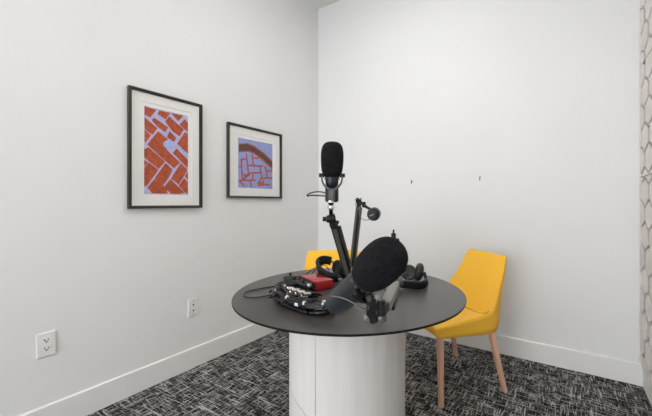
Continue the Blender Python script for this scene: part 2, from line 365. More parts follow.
# ------------------------------------------------------------------ yellow chairs (front = +u = local x)
def chair_shell():
    # stations: inner centre (u,z), rim (u,z), outer (u,z), half width
    S = [((.229, .412), (.229, .410), (.228, .368), .220),
         ((.216, .428), (.218, .424), (.212, .360), .227),
         ((.10, .432), (.10, .440), (.10, .358), .232),
         ((.00, .428), (.00, .455), (.00, .354), .238),
         ((-.075, .424), (-.08, .470), (-.08, .350), .240),
         ((-.130, .427), (-.132, .492), (-.140, .349), .238),
         ((-.146, .452), (-.152, .520), (-.176, .362), .233),
         ((-.178, .510), (-.183, .565), (-.196, .42), .222),
         ((-.217, .600), (-.219, .630), (-.229, .55), .203),
         ((-.258, .700), (-.258, .708), (-.269, .69), .189),
         ((-.279, .762), (-.278, .760), (-.292, .762), .178),
         ((-.290, .776), (-.290, .774), (-.298, .776), .168)]
    Q = [-1, -.94, -.86, -.72, -.40, 0, .40, .72, .86, .94, 1]; NC = len(Q); vs = []; fs = []
    for inn, rim, out, hw in S:
        for q in Q:
            k = abs(q) ** 4.5
            vs.append(V((inn[0] + (rim[0] - inn[0]) * k, q * hw, inn[1] + (rim[1] - inn[1]) * k)))
    o = len(vs)
    for inn, rim, out, hw in S:
        for q in Q: vs.append(V((out[0], q * hw * .985, out[1])))
    n = len(S)
    for i in range(n - 1):
        for j in range(NC - 1):
            a = i * NC + j
            fs.append((a, a + 1, a + NC + 1, a + NC)); fs.append((o + a, o + a + NC, o + a + NC + 1, o + a + 1))
        for j in (0, NC - 1):
            a = i * NC + j; fs.append((a, a + NC, o + a + NC, o + a))
    for i in (0, n - 1):
        for j in range(NC - 1):
            a = i * NC + j; fs.append((a, o + a, o + a + 1, a + 1))
    return vs, fs, n, NC
def make_chair(label):
    t = thing('dining_chair', label, 'chair', (0, 0, 0), 'yellow chairs around the table')
    vs, fs, n, NC = chair_shell()
    mb = MB().add(vs, fs); s = mb.build('seat_shell', YEL, t, angle=180)
    cr = s.data.attributes.new('crease_edge', 'FLOAT', 'EDGE')
    N = n * NC
    for e in s.data.edges:
        a, b = sorted(e.vertices); rim = (a % NC in (0, NC - 1)) and (b % NC in (0, NC - 1))
        if a // NC == 5 and b // NC == 5 and b < N: cr.data[e.index].value = .7
        if rim and ((a < N) == (b < N)) and (a % NC) == (b % NC): cr.data[e.index].value = 1.0
    md = s.modifiers.new('subdivision', 'SUBSURF'); md.levels = 2; md.render_levels = 2
    # stitched seam between seat and back
    pts = []
    for j in range(17):
        q = (-1 + j / 8) * .90; k = abs(q) ** 4.5
        pts.append(V((-.130 - .002 * k, q * .228, .4285 + .0625 * k)))
    MB().tube(catmull(pts, 2), .0038, 6).build('seam', SEAM, t)
    for sx, sy in ((1, -1), (1, 1), (-1, -1), (-1, 1)):
        if sx > 0: a, b = V((.194, sy * .204, .385)), V((.207, sy * .234, 0))
        else: a, b = V((-.138, sy * .204, .385)), V((-.222, sy * .233, 0))
        d = b - a; mb = MB(); w0, w1 = .031, .023
        R = Matrix.Identity(3); vs = []
        for c, w in ((a, w0), (b, w1)):
            for x, y in ((-1, -1), (1, -1), (1, 1), (-1, 1)): vs.append(c + V((x * w / 2, y * w / 2, 0)))
        mb.add(vs, [(0, 1, 2, 3), (7, 6, 5, 4), (0, 4, 5, 1), (1, 5, 6, 2), (2, 6, 7, 3), (3, 7, 4, 0)])
        mb.build('leg', BEECH, t, bevel=.003)
    return t
ch1 = make_chair('yellow upholstered chair on wooden legs, right of the table, seen whole')
ch2 = copy_tree(ch1); ch2['label'] = 'yellow chair mostly hidden behind the table, only its backrest showing'
ch1.location = (1.484, -.523, 0); ch1.rotation_euler = (0, 0, math.radians(-129.0))
ch2.location = (.968, -.985, 0); ch2.rotation_euler = (0, 0, math.radians(-57.7 + 10))

# ------------------------------------------------------------------ framed pictures on the left wall
def picture(label, y0, y1, z0, z1, iy0, iy1, iz0, iz1, build_print):
    ym, zm = (y0 + y1) / 2, z0
    t = thing('framed_picture', label, 'picture', (0, ym, zm), 'framed prints on the left wall')
    FW, FD = .017, .026
    fr = MB()
    def ring(x0, x1, a, b):       # mitred rails between outer rect (inset a) and inner rect (inset b)
        O = [(y0 + a, z0 + a), (y1 - a, z0 + a), (y1 - a, z1 - a), (y0 + a, z1 - a)]; I = [(y0 + b, z0 + b), (y1 - b, z0 + b), (y1 - b, z1 - b), (y0 + b, z1 - b)]
        for i in range(4):
            j = (i + 1) % 4; q = [O[i], O[j], I[j], I[i]]
            vs = [(x0, *p) for p in q] + [(x1, *p) for p in q]
            fr.add(vs, [(0, 1, 2, 3), (7, 6, 5, 4), (0, 4, 5, 1), (1, 5, 6, 2), (2, 6, 7, 3), (3, 7, 4, 0)])
    ring(.0005, FD, 0, FW * .6); ring(.0005, FD - .006, FW * .6, FW)
    fr.build('frame', FRAME, t, bevel=.0012)
    mt = MB()
    def window(x0, x1, O, I):
        (a0, a1, b0, b1), (c0, c1, d0, d1) = O, I
        o4 = [(a0, b0), (a1, b0), (a1, b1), (a0, b1)]; i4 = [(c0, d0), (c1, d0), (c1, d1), (c0, d1)]
        for i in range(4):
            j = (i + 1) % 4; q = [o4[i], o4[j], i4[j], i4[i]]
            vs = [(x0, *p) for p in q] + [(x1, *p) for p in q]
            mt.add(vs, [(0, 1, 2, 3), (7, 6, 5, 4), (0, 4, 5, 1), (1, 5, 6, 2), (2, 6, 7, 3), (3, 7, 4, 0)])
    g = .024
    window(.0075, .0115, (y0 + .004, y1 - .004, z0 + .004, z1 - .004), (iy0 - g, iy1 + g, iz0 - g, iz1 + g))
    mt.build('mat_board', MATB, t)
    pr = MB(); pr.span((.004, y0 + .006, z0 + .006), (.0075, y1 - .006, z1 - .006), 0)
    def poly(pts, x, mi):
        for ax, lim, less in ((0, iy0, False), (0, iy1, True), (1, iz0, False), (1, iz1, True)):
            pts = clip(pts, ax, lim, less)
            if len(pts) < 3: return
        n = len(pts); pr.add([(x, *p) for p in pts], [tuple(range(n))], mi)
    mats = build_print(poly, iy0, iy1, iz0, iz1)
    p = pr.build('print', [MATB] + mats, t)
    p['label'] = 'printed artwork on white paper'
    MB().span((.0145, y0 + .008, z0 + .008), (.0155, y1 - .008, z1 - .008)).build('glass', GLASS, t)
    return t
def rect(a, b, c, d): return [(a, c), (b, c), (b, d), (a, d)]
def grow(q, d):
    n = len(q); area = sum(q[i][0] * q[(i + 1) % n][1] - q[(i + 1) % n][0] * q[i][1] for i in range(n)); s = 1 if area > 0 else -1; out = []
    for i in range(n):
        a, c, e = V(q[i - 1]), V(q[i]), V(q[(i + 1) % n]); u, w_ = (c - a).normalized(), (e - c).normalized()
        n1, n2 = V((u.y, -u.x)) * s, V((w_.y, -w_.x)) * s; m = (n1 + n2).normalized(); k = d / max(.5, m.dot(n1)); out.append((c.x + m.x * k, c.y + m.y * k))
    return out
def print_bricks(poly, a, b, c, d):
    poly(rect(a, b, c, d), .0080, 1)
    for k, q in enumerate(ART1):
        poly(grow(q, .0028), .0081 + k * .00002, 2)
    poly(BLOB, .0088, 3)
    return [MORT, BRICK, PBLUE]
def print_arch(poly, a, b, c, d):
    poly(rect(a, b, c, d), .0080, 1)
    for k, (y0, z0, y1, z1) in enumerate(SEG):
        q = V((y1 - y0, z1 - z0)); n = V((-q.y, q.x)).normalized() * .0075
        poly([(y0 - n.x, z0 - n.y), (y1 - n.x, z1 - n.y), (y1 + n.x, z1 + n.y), (y0 + n.x, z0 + n.y)], .0081 + k * .00002, 2)
    for k, q in enumerate(PATCH): poly(q, .00855 + k * .00002, 2)
    poly(ARCHB, .0087, 2); poly(ARCH, .0090, 3)
    return [SKYB, GROUT, ARCHM]
picture('tall dark-framed print of orange bricks with lavender mortar', -1.691, -1.249, 1.064, 1.762, -1.605, -1.341, 1.149, 1.669, print_bricks)
picture('smaller dark-framed print of a brown arch over lavender stones, nearer the corner', -1.048, -.511, 1.133, 1.691, -.951, -.607, 1.213, 1.593, print_arch)

# ------------------------------------------------------------------ outlets on the left wall
def outlet_plate(t, y, z, W=.0705, H=.115):
    pl = MB(); x1 = .0065
    q = [(y - W / 2, z - H / 2), (y + W / 2, z - H / 2), (y + W / 2, z + H / 2), (y - W / 2, z + H / 2)]; k = .004
    r = [(y - W / 2 + k, z - H / 2 + k), (y + W / 2 - k, z - H / 2 + k), (y + W / 2 - k, z + H / 2 - k), (y - W / 2 + k, z + H / 2 - k)]
    pl.add([(.0002, *p) for p in q] + [(.0045, *p) for p in q] + [(x1, *p) for p in r],
           [(3, 2, 1, 0)] + [(i, (i + 1) % 4, 4 + (i + 1) % 4, 4 + i) for i in range(4)] + [(4 + i, 4 + (i + 1) % 4, 8 + (i + 1) % 4, 8 + i) for i in range(4)] + [(8, 9, 10, 11)])
    pl.build('cover_plate', WHITEP, t, angle=20); return x1
y, z = -2.032, .4225
t = thing('wall_outlet', 'white duplex power outlet low on the left wall, nearest the camera', 'outlet', (0, y, z))
x1 = outlet_plate(t, y, z)
for s in (1, -1):
    zc = z + s * .0195
    f = MB(); n = 28; pts = []
    for i in range(n):
        a = 2 * PI * i / n; pts.append((x1 - .001, y + .0172 * math.cos(a), zc + max(-.0125, min(.0125, .0172 * math.sin(a)))))
    f.prism(pts, (0, 0, 0), (.0028, 0, 0)); r = f.build('receptacle', WHITEP, t, angle=30)
    h = MB(); xx = x1 + .0014
    h.span((xx + .001, y - .0082, zc - .0012), (xx + .0018, y - .0050, zc + .0075)); h.span((xx + .001, y + .0050, zc - .0002), (xx + .0018, y + .0082, zc + .0070))
    h.cyl((xx + .001, y, zc - .0065), (xx + .0018, y, zc - .0065), .0034, n=12); h.build('slots', SLOT, r)
MB().cyl((x1 - .001, y, z), (x1 + .001, y, z), .0022, n=14).build('screw', WHITEP, t)
y, z = -1.303, .399
t = thing('data_outlet', 'white cable socket plate on the left wall between prints and table', 'outlet', (0, y, z))
x1 = outlet_plate(t, y, z)
for s in (1, -1):
    MB().cyl((x1 - .001, y, z + s * .042), (x1 + .0012, y, z + s * .042), .0032, n=14).build('screw', GREYM, t)
    j = MB().span((x1 - .001, y - .009, z + s * .019 - .009), (x1 + .0012, y + .009, z + s * .019 + .009)).build('jack', WHITEP, t, bevel=.001)
    MB().span((x1 + .0008, y - .0055, z + s * .019 - .005), (x1 + .0016, y + .0055, z + s * .019 + .004)).build('opening', SLOT, j)

# ------------------------------------------------------------------ hooks on the back wall
def wall_hook(x, z, m, m2, label, L, r=.006):
    t = thing('wall_hook', label, 'hook', (x, BY, z))
    MB().lathe((x, BY, z + L * .35), (0, -1, 0), [(0, r), (.006, r), (.009, r * .5)], 14).build('head', m, t)
    mb = MB(); pts = catmull([V((x, BY - .002, z + L * .35)), V((x, BY - .004, z)), V((x, BY - .006, z - L * .45)), V((x, BY - .013, z - L * .5)), V((x, BY - .016, z - L * .25))], 5)
    mb.tube(pts, .0030, 8); mb.build('prong', m2, t)
wall_hook(1.011, 1.272, SLOT, SLOT, 'small dark nail hook on the bare back wall, left one', .022)
wall_hook(1.562, 1.292, WHITEP, GREYM, 'small white hook, prong greyed as painted shade, on the back wall above the right-hand chair', .046, .010)  # grey prong colour stands in for the shadow under the white hook

# ------------------------------------------------------------------ microphones
def capsule(L, R, p=2.6, n=22):
    """foam windscreen profile: superellipse of revolution, length L, radius R"""
    out = []
    for i in range(n + 1):
        a = -PI / 2 + PI * i / n; s, c = math.sin(a), math.cos(a)
        out.append((L / 2 + L / 2 * math.copysign(abs(s) ** (2 / p), s), max(R * abs(c) ** (2 / p), 1e-5)))
    return out
def foam_mb(base, axis, L, R, p=2.6, lower=1.0):
    prof = capsule(L, R, p, 30)
    prof = [(t, r * (lower + (1 - lower) * min(1, t / (L * .55)))) for t, r in prof]
    return MB().lathe(base, axis, prof, 56)

# the upright microphone on the tall arm
A = V((1.2990, -1.4915, 1.1988)); UP = V((.01, .004, 1)).normalized()
CAM = V((2.0859, -2.5437, 1.1))
toward = (CAM - A); toward.z = 0; toward.normalize(); side = V((0, 0, 1)).cross(toward).normalized()   # side = image right
ma = thing('broadcast_microphone', 'black foam-topped microphone standing upright on the tall boom arm', 'microphone', V((1.2990, -1.4915, 1.1)), 'broadcast microphones')
foam_mb(A - UP * .004, UP, .150, .0462, 3.3, .91).build('foam_windscreen', FOAM, ma)
body = MB().lathe(A - UP * .098, UP, [(0, .020), (.003, .0255), (.012, .0270), (.060, .0270), (.064, .0255), (.100, .0255), (.106, .030), (.112, .030)], 36)
body.build('body', BODY, ma)
cap = MB().lathe(A - UP * .046 + toward * .012, UP, [(0, .006), (.006, .017), (.018, .0235), (.034, .0262), (.047, .027)], 32); cap.build('lower_grille', BLUE, ma)
MB().torus(A - UP * .003, UP, .0295, .0025).build('collar', GREYM, ma)
MB().box(A - UP * .006 + toward * .0295, (.018, .002, .003), basis(UP, toward)).build('badge_plate', CHROME, ma)
yk = MB(); pk = A + V((0, 0, .0095))
pts = [pk + side * s * .040 + V((0, 0, z)) + toward * (f) for s, z, f in ((-1, -.001, .010), (-1.0, -.016, .016), (-.86, -.034, .022), (-.45, -.052, .030), (0, -.060, .034), (.45, -.052, .030), (.86, -.034, .022), (1.0, -.016, .016), (1, -.001, .010))]
yk.ribbon(catmull(pts, 5), toward + V((0, 0, .3)), .014, .007); yk.build('yoke', GREYM, ma)
for s in (-1, 1):
    MB().rcyl(pk + side * s * .031 + toward * .010, pk + side * s * .052 + toward * .010, .0085, .25).build('yoke_knob', BLK, ma)
mt = MB(); mt.bar(A + toward * .036 - UP * .050, A + toward * .036 - UP * .092, .024, .014); mt.build('mount_block', TUBE, ma, bevel=.003)
nt_ = MB(); nt_.rcyl(V((1.3076, -1.5097, 1.0965)), V((1.3076, -1.5097, 1.115)), .0115, .2); nt_.build('swivel_nut', CHROME, ma)
# signal lead of the upright mic
lead = [A - UP * .060 - side * .026, A - UP * .056 - side * .048, A - UP * .058 - side * .075, A - UP * .066 - side * .095, A - UP * .073 - side * .098, A - UP * .070 - side * .080, A - UP * .072 - side * .040, A - UP * .074 - side * .02]
MB().tube(catmull(lead, 6), .0026, 8).build('lead', RUB, ma)

# the big microphone hanging towards the camera
F0 = V((1.8070, -2.0280, .9880)); E0 = V((1.6654, -1.9814, .8718)); AX = (F0 - E0).normalized()
mc = thing('broadcast_microphone', 'large black foam-covered microphone, tilted, nearest the camera in front of the table', 'microphone', E0, 'broadcast microphones')
E0 = E0 + AX * .014
foam_mb(F0 - AX * .060, AX, .118, .0400, 2.7, .97).build('foam_windscreen', FOAM, mc)
bl = (F0 - E0).length - .050
MB().lathe(E0, AX, [(0, .018), (.002, .0232), (.006, .0255), (bl * .6, .0258), (bl - .012, .0258), (bl - .010, .0285), (bl, .0295), (bl + .008, .030)], 44).build('body', BODY, mc)
col = MB(); R = basis(AX)
for k in range(14):
    a = 2 * PI * k / 14; d = R @ V((math.cos(a), math.sin(a), 0))
    col.box(E0 + AX * (bl - .003) + d * .0292, (.0035, .007, .007), Matrix((d, AX.cross(d), AX)).transposed())
col.build('collar_vents', GREYM, mc, bevel=.0008)
K1 = V((1.7646, -2.0370, .9368)); CO = V((1.7508, -2.0043, .9440)); HD = V((1.7790, -2.0101, .9033))
cb = F0 - AX * .056
kd = (K1 - cb); kd = (kd - AX * kd.dot(AX)).normalized()
MB().rcyl(cb + kd * .033, cb + kd * .049, .0072, .25).build('yoke_knob', BLKM, mc)
MB().rcyl(cb - kd * .026, cb - kd * .044, .0085, .25).build('yoke_knob', BLKM, mc)
dn = V((0, 0, -1)); dn = (dn - kd * dn.dot(kd)).normalized()
yk = MB().ribbon(catmull([cb + kd * .033, cb + kd * .034 + dn * .018, cb + kd * .027 + dn * .034, cb + kd * .012 + dn * .041, cb + dn * .042, cb - kd * .012 + dn * .041, cb - kd * .030 + dn * .034, cb - kd * .039 + dn * .018, cb - kd * .038], 5), kd.cross(dn), .013, .004)
yk.build('yoke', BLKM, mc)

# third microphone, seen from behind at the end of the rear arm
B0 = V((1.3472, -1.2360, 1.0441)); B1 = V((1.3230, -1.1803, 1.0481)); BX = (B1 - B0).normalized()
mb_ = thing('broadcast_microphone', 'dark round-ended microphone seen from behind on the rear boom arm', 'microphone', B0, 'broadcast microphones')
MB().lathe(B0, BX, [(0, .021), (.002, .0275), (.006, .0300), (.046, .0300), (.050, .026), (.062, .024), (.072, .015), (.075, .0005)], 36).build('body', BLKM, mb_)
MB().torus(B0 + BX * .003, BX, .0285, .0024).build('end_ring', GREYM, mb_)
bd = (CAM - B0).normalized(); bs = V((0, 0, 1)).cross(bd).normalized()
dk = B0 - BX * .004 - bs * .006 - V((0, 0, .002))
MB().lathe(dk + BX * .004, -BX, [(0, .0205), (.007, .0205), (.009, .018)], 30).build('end_cap', BLUE, mb_)
em = MB()
for j in range(3):
    em.box(dk - BX * .0055 + bs * (-.008 + j * .007) + V((0, 0, -.003 + j * .003)), (.006, .0022, .0015), basis(BX, V((.3, 0, 1))))
em.build('printed_mark', WHITEP, mb_)
MB().tube(catmull([V((1.268, -1.232, 1.083)), V((1.268, -1.236, 1.05)), V((1.285, -1.242, 1.024)), V((1.320, -1.242, 1.018)), B0 - BX * .003 + V((0, 0, -.012))], 6), .0016, 8).build('lead', GCAB, mb_)

# ------------------------------------------------------------------ boom arms
def desk_base(t, p):
    p = V(p)
    MB().lathe(p, (0, 0, 1), [(0, .030), (.004, .031), (.010, .029), (.014, .014), (.040, .013)], 32).build('base', BLKM, t)
def arm_tube(t, a, b, w, h, name, up=V((0, 0, 1)), mats=None):
    a, b = V(a), V(b); ax = (b - a).normalized()
    mb = MB().bar(a, b, w, h, up=up); o = mb.build(name, mats or BLKM, t, bevel=.004)
    return o
def knob(t, a, b, r, m=BLK): MB().rcyl(a, b, r, .3, 16).build('thumb_screw', m, t)
CW = V((CAM.x - 1.3, CAM.y + 1.4, 0)).normalized()     # from the table towards the room's middle
SD = V((0, 0, 1)).cross(CW).normalized()

aA = thing('boom_arm', 'tall black boom arm leaning left, holding the upright microphone', 'microphone arm', (1.3027, -1.3735, ZT), 'boom arms on the table')
desk_base(aA, (1.3027, -1.3735, ZT))
T0, T1 = V((1.2992, -1.4795, 1.008)), V((1.3027, -1.3735, .772))
arm_tube(aA, T1, T0, .030, .030, 'upper_tube', up=CW)
ch = MB().bar(T1.lerp(T0, .06) + CW * .0155 - SD * .0015, T1.lerp(T0, .93) + CW * .0155 - SD * .0015, .003, .016, up=SD); ch.build('cable_channel', TUBE, aA)
st = (T0 - T1).normalized()
MB().bar(T1.lerp(T0, .10) + SD * .0155, T1.lerp(T0, .98) + SD * .0155, .0012, .024, up=SD).build('side_plate', TUBE, aA)
MB().bar(T0 - st * .003, T0 + st * .012, .034, .034, up=CW).build('tube_cap', BLUE, aA, bevel=.004)
J = V((1.2956, -1.4936, 1.0329))
jt = MB(); jt.rcyl(J - SD * .018, J + SD * .018, .015); jt.bar(J + V((0, 0, .018)), T0 + st * .01, .028, .026, up=CW); jt.build('tilt_joint', BLKM, aA, bevel=.002)
knob(aA, J - SD * .018, J - SD * .034, .0095)
knob(aA, J + SD * .018 - V((0, 0, .012)), J + SD * .032 - V((0, 0, .014)), .007)
MB().cyl(J + V((0, 0, .008)), V((1.3076, -1.5097, 1.0725)), .008).build('tip_post', BLK, aA)
MB().ball(V((1.3076, -1.5097, 1.0800)), .0135).build('tip_ball', CHROME, aA)
MB().torus(V((1.3076, -1.5097, 1.0945)), (0, 0, 1), .0085, .0032, 20, 8).build('lock_ring', BLK, aA)

aB = thing('boom_arm', 'thin black boom arm standing straight up behind, with round-ended microphone', 'microphone arm', (1.2309, -1.2402, ZT), 'boom arms on the table')
desk_base(aB, (1.2309, -1.2402, ZT))
T0, T1 = V((1.2587, -1.2211, 1.078)), V((1.2309, -1.2402, .772))
arm_tube(aB, T1, T0, .031, .026, 'upper_tube', up=CW, mats=TUBE)
MB().bar(T1.lerp(T0, .05) + CW * .0135, T1.lerp(T0, .95) + CW * .0135, .002, .012, up=SD).build('cable_channel', BLK, aB)
JB = V((1.2571, -1.2221, 1.1093))
jt = MB(); jt.bar(T0 - V((0, 0, .02)), JB, .020, .022, up=CW); jt.rcyl(JB - SD * .014, JB + SD * .014, .012); jt.build('tilt_joint', BLKM, aB, bevel=.003)
MB().tube(catmull([JB + V((0, 0, -.03)) - SD * .013 + CW * .01, JB - SD * .017 + CW * .012, JB + V((0, 0, .014)) - SD * .006 + CW * .012, JB + V((0, 0, .004)) + SD * .008 + CW * .012], 5), .0024, 8).build('spring_clip', CHROME, aB)
bt = MB(); MID = V((1.2894, -1.2253, 1.0854)); bt.bar(JB, MID, .014, .014, up=CW); bt.bar(MID, B0 + BX * .02 + V((0, 0, .012)), .013, .013, up=CW); bt.ball(MID, .011); bt.build('head_bracket', BLKM, aB, bevel=.002)
knob(aB, MID + V((0, 0, .006)), MID + V((0, 0, .018)), .008)

aC = thing('boom_arm', 'foreshortened grey boom arm reaching towards the camera, holding the big tilted microphone', 'microphone arm', (1.3638, -1.3144, ZT), 'boom arms on the table')
desk_base(aC, (1.3638, -1.3144, ZT))
EL = V((1.5752, -1.4941, .9546)); M1 = V((1.7210, -1.7800, .8884)); T0 = V((1.7910, -1.9740, .8950))
arm_tube(aC, V((1.3638, -1.3144, .775)), EL, .026, .028, 'lower_tube', up=V((0, 0, 1)))
arm_tube(aC, EL, M1, .026, .026, 'upper_tube', up=V((0, 0, 1)), mats=TUBE)
knob(aC, EL + V((0, 0, .010)), EL + V((0, 0, .036)), .0085)
MB().box(EL + V((0, 0, .040)), (.006, .012, .016), Matrix.Rotation(.5, 3, 'Z')).build('wing_lever', BLK, aC, bevel=.002)
MB().rcyl(EL - SD * .02, EL + SD * .02, .017).build('elbow_joint', BLKM, aC)
arm_tube(aC, M1, T0, .022, .020, 'front_tube', up=V((0, 0, 1)), mats=PALE)
MB().bar(M1.lerp(T0, .05) - V((0, 0, .0155)) + SD * .006, M1.lerp(T0, .8) - V((0, 0, .0155)) + SD * .006, .016, .010, up=V((0, 0, 1))).build('under_cover', BLK, aC, bevel=.002)
jt = MB(); jt.rcyl(M1 - SD * .018 + V((0, 0, .006)), M1 + SD * .018 + V((0, 0, .006)), .012); jt.build('mid_joint', GREYM, aC)
for s in (-.008, .008): MB().rcyl(M1 + SD * s + V((0, 0, .010)), M1 + SD * s + V((0, 0, .021)), .004).build('bolt', CHROME, aC)
c0, c1 = V((1.7935, -1.9950, .8787)), V((1.7927, -1.9955, .9170))
MB().cyl(c0 + V((0, 0, .003)), c1 - V((0, 0, .004)), .0080).build('swivel_post', BLK, aC)
MB().ball(V((1.7959, -2.0113, .9242)), .0076).build('swivel_ball', PALE, aC)
MB().rcyl(c0 - V((0, 0, .006)), c0 + V((0, 0, .006)), .0105).build('swivel_foot', GREYM, aC)
hb = MB(); hb.bar(HD - V((0, 0, .022)), HD + V((0, 0, .016)), .015, .018, up=SD); hb.bar(HD, c0.lerp(c1, .5), .012, .014); hb.bar(T0, c0.lerp(c1, .35), .016, .016); hb.build('tilt_head', BLK, aC, bevel=.002)
knob(aC, V((1.776, -2.014, .884)), V((1.7690, -2.0200, .8820)), .0065, PALE)
MB().rcyl(V((1.7838, -2.0070, .8720)), V((1.781, -2.008, .890)), .008).build('lock_nut', BLK, aC)
knob(aC, V((1.778, -2.014, .915)), V((1.7770, -2.0190, .925)), .006, GREYM)
yt = cb + dn * .042
MB().bar(yt, HD + V((0, 0, .012)), .012, .012).build('mount_stud', BLK, aC)
lc = catmull([V((1.6847, -2.0106, 0.9078)), V((1.7173, -2.0314, 0.9160)), V((1.7430, -2.0447, 0.9196)), V((1.7611, -2.0451, 0.9152)), V((1.7719, -2.0382, 0.9079)), V((1.7818, -2.0261, 0.9016)), HD + V((-.002, -.009, .004))], 8)
tag(MB().tube(lc, .0012, 8).build('microphone_cable', GCAB), 'thin grey cable running along the body of the big tilted microphone', 'cable')

# ------------------------------------------------------------------ audio interface
b1, b2, b3 = V((1.1073, -1.4807, .777)), V((1.2475, -1.5381, .777)), V((1.2742, -1.4618, .777))
ex = (b2 - b1); LX = ex.length; ex.normalize(); ey = V((-ex.y, ex.x, 0)); LY = .088
Rb = Matrix((ex, ey, V((0, 0, 1)))).transposed()
ctr = b1 + ex * LX / 2 + ey * LY / 2; HB = .036
ai = thing('audio_interface', 'red box-shaped audio interface among black cables', 'audio interface', (ctr.x, ctr.y, ZT))
zc = ZT + .003 + HB / 2
def L3(x, y, z): return V((ctr.x, ctr.y, zc)) + ex * x + ey * y + V((0, 0, z))
MB().box(L3(0, .002, 0), (LX, LY - .004, HB), Rb).build('case', RED, ai, bevel=.003)
fpn = MB().box(L3(0, -LY / 2 + .001, 0), (LX - .006, .003, HB - .006), Rb).build('front_panel', BLK, ai, bevel=.001)
for x, r in ((-.030, .009), (.010, .006), (.024, .006)):
    MB().rcyl(L3(x, -LY / 2, .002), L3(x, -LY / 2 - .010, .002), r).build('dial', GREYM, ai)
MB().lathe(L3(.048, -LY / 2, 0), -ey, [(0, .0115), (.003, .0115), (.003, .0085), (.001, .008)], 24, caps=False).build('socket', GREYM, ai)
for x in (-.058, .058):
    for y in (-.03, .03): MB().cyl((ctr + ex * x + ey * y).xy.to_3d() + V((0, 0, ZT)), (ctr + ex * x + ey * y).xy.to_3d() + V((0, 0, ZT + .0045)), .005, n=12).build('foot', BLK, ai)
# cable plugged into its front
pl = thing('plugged_cable', 'black cable with silver plug, pushed into the red box', 'cable', (1.19, -1.58, ZT))
q0 = L3(.048, -LY / 2 - .002, 0); q1 = q0 - ey * .020
MB().rcyl(q0, q1, .0085).build('plug_shell', CHROME, pl)
MB().lathe(q1, -ey - ex * .25, [(0, .0088), (.03, .0080), (.045, .0045), (.050, .0035)], 20).build('strain_relief', RUB, pl)
q2 = q1 + (-ey - ex * .25).normalized() * .048
MB().tube(catmull([q2, q2 - ex * .045 + V((0, 0, -.006)) - ey * .012, q2 - ex * .085 + V((0, 0, -.012)), V((1.130, -1.540, ZT + .0045)), V((1.095, -1.52, ZT + .0045)), V((1.085, -1.49, ZT + .0045))], 8), .0036, 8).build('cord', RUB, pl)

# ------------------------------------------------------------------ bundled snake of cables with its row of plugs
SN = [(1.470, -1.690), (1.4431, -1.7300), (1.3994, -1.7480), (1.3438, -1.7480), (1.2638, -1.7230), (1.2000, -1.6830), (1.1600, -1.6316), (1.1560, -1.585), (1.195, -1.578), (1.25, -1.60)]
sn = thing('cable_bundle', 'thick looped bundle of taped black cables in front of the red box', 'cable', (1.30, -1.70, ZT))
for k in range(13):
    ox = random.uniform(-.020, .018); oz = .0065 + (k % 4) * .0085; pts = []
    for i, (x, y) in enumerate(SN):
        d = V((x - 1.31, y + 1.63)).normalized(); o = ox + random.uniform(-.010, .010)
        pts.append(V((x + d.x * o, y + d.y * o, ZT + oz + random.uniform(0, .006) * (1 if k % 4 else 0))))
    MB().tube(catmull(pts, 7), .0058, 8).build('cable_strand', RUB, sn)
def sn_pt(t):
    i = min(int(t), len(SN) - 2); a, b = V(SN[i]), V(SN[i + 1]); return a.lerp(b, t - i), (b - a).normalized()
for t_, w, zz in ((1.5, .016, .012), (2.3, .007, .022), (2.8, .013, .014), (3.5, .006, .024), (3.9, .010, .006), (5.0, .008, .018), (1.1, .006, .022)):
    p, d = sn_pt(t_); out = V((p.x - 1.31, p.y + 1.63)).normalized()
    c = V((p.x, p.y, ZT + .012)) + V((out.x, out.y, 0)) * .013
    MB().rcyl(c - V((d.x, d.y, 0)) * w / 2 + V((0, 0, zz + .003)), c + V((d.x, d.y, 0)) * w / 2 + V((0, 0, zz + .003)), .0070, .1, 14).build('tape_wrap', TAPE, sn)
for k in range(8):      # silver plugs fanning out of the loop
    f = k / 7; p = V((1.200 + .115 * f, -1.622 - .022 * f, ZT + .016 + .012 * (k % 2)))
    d = (V((-.5, -.75, .12)) + V((.25, 0, 0)) * f).normalized()
    s = MB().rcyl(p, p + d * .030, .0072, .2, 16); s.build('plug', CHROME, sn)
    MB().rcyl(p - d * .022, p + d * .002, .0064, .2, 14).build('plug_boot', BLK, sn)
    MB().tube(catmull([p - d * .02, p - d * .045 + V((0, 0, -.003)), V((1.235 + .03 * f, -1.563 - .01 * k / 5, ZT + .009)), V((1.30 + .02 * f, -1.585, ZT + .008))], 6), .003, 7).build('cable_tail', RUB, sn)
for k in range(12):      # black connector bodies caught in the loop
    p, d = sn_pt(random.uniform(1.2, 6.6)); d = V((d.x, d.y, 0)); d = (d + V((random.uniform(-.5, .5), random.uniform(-.5, .5), random.uniform(-.15, .15)))).normalized()
    out = V((p.x - 1.31, p.y + 1.63, 0)).normalized()
    c = V((p.x, p.y, ZT + random.uniform(.026, .040))) + out * random.uniform(-.018, .016)
    MB().rcyl(c - d * .020, c + d * .020, .0088, .25, 14).build('connector', BLK, sn)
    if k % 3 == 0: MB().rcyl(c + d * .018, c + d * .034, .0072, .2, 14).build('plug', CHROME, sn)
    MB().tube(catmull([c - d * .018, c - d * .040 - V((0, 0, .006)), c - d * .065 - V((0, 0, .014)) + out * .01], 4), .0034, 7).build('cable_tail', RUB, sn)
tie = MB(); R_ = V((.03, .035, 0)).normalized()
e = V((1.430, -1.708, ZT))
tie.ribbon([e + V((math.cos(a) * .022 * R_.y, -math.cos(a) * .022 * R_.x, .020 + .0185 * math.sin(a))) for a in [2 * PI * i / 20 for i in range(21)]], R_, .009, .002)
tie.build('strap', TAPE, sn)
MB().ribbon([e + V((.020, -.012, .030)), e + V((.030, -.006, .018)), e + V((.036, -.002, .003))], (.6, .8, 0), .014, .0025).build('strap_end', GREYM, sn)

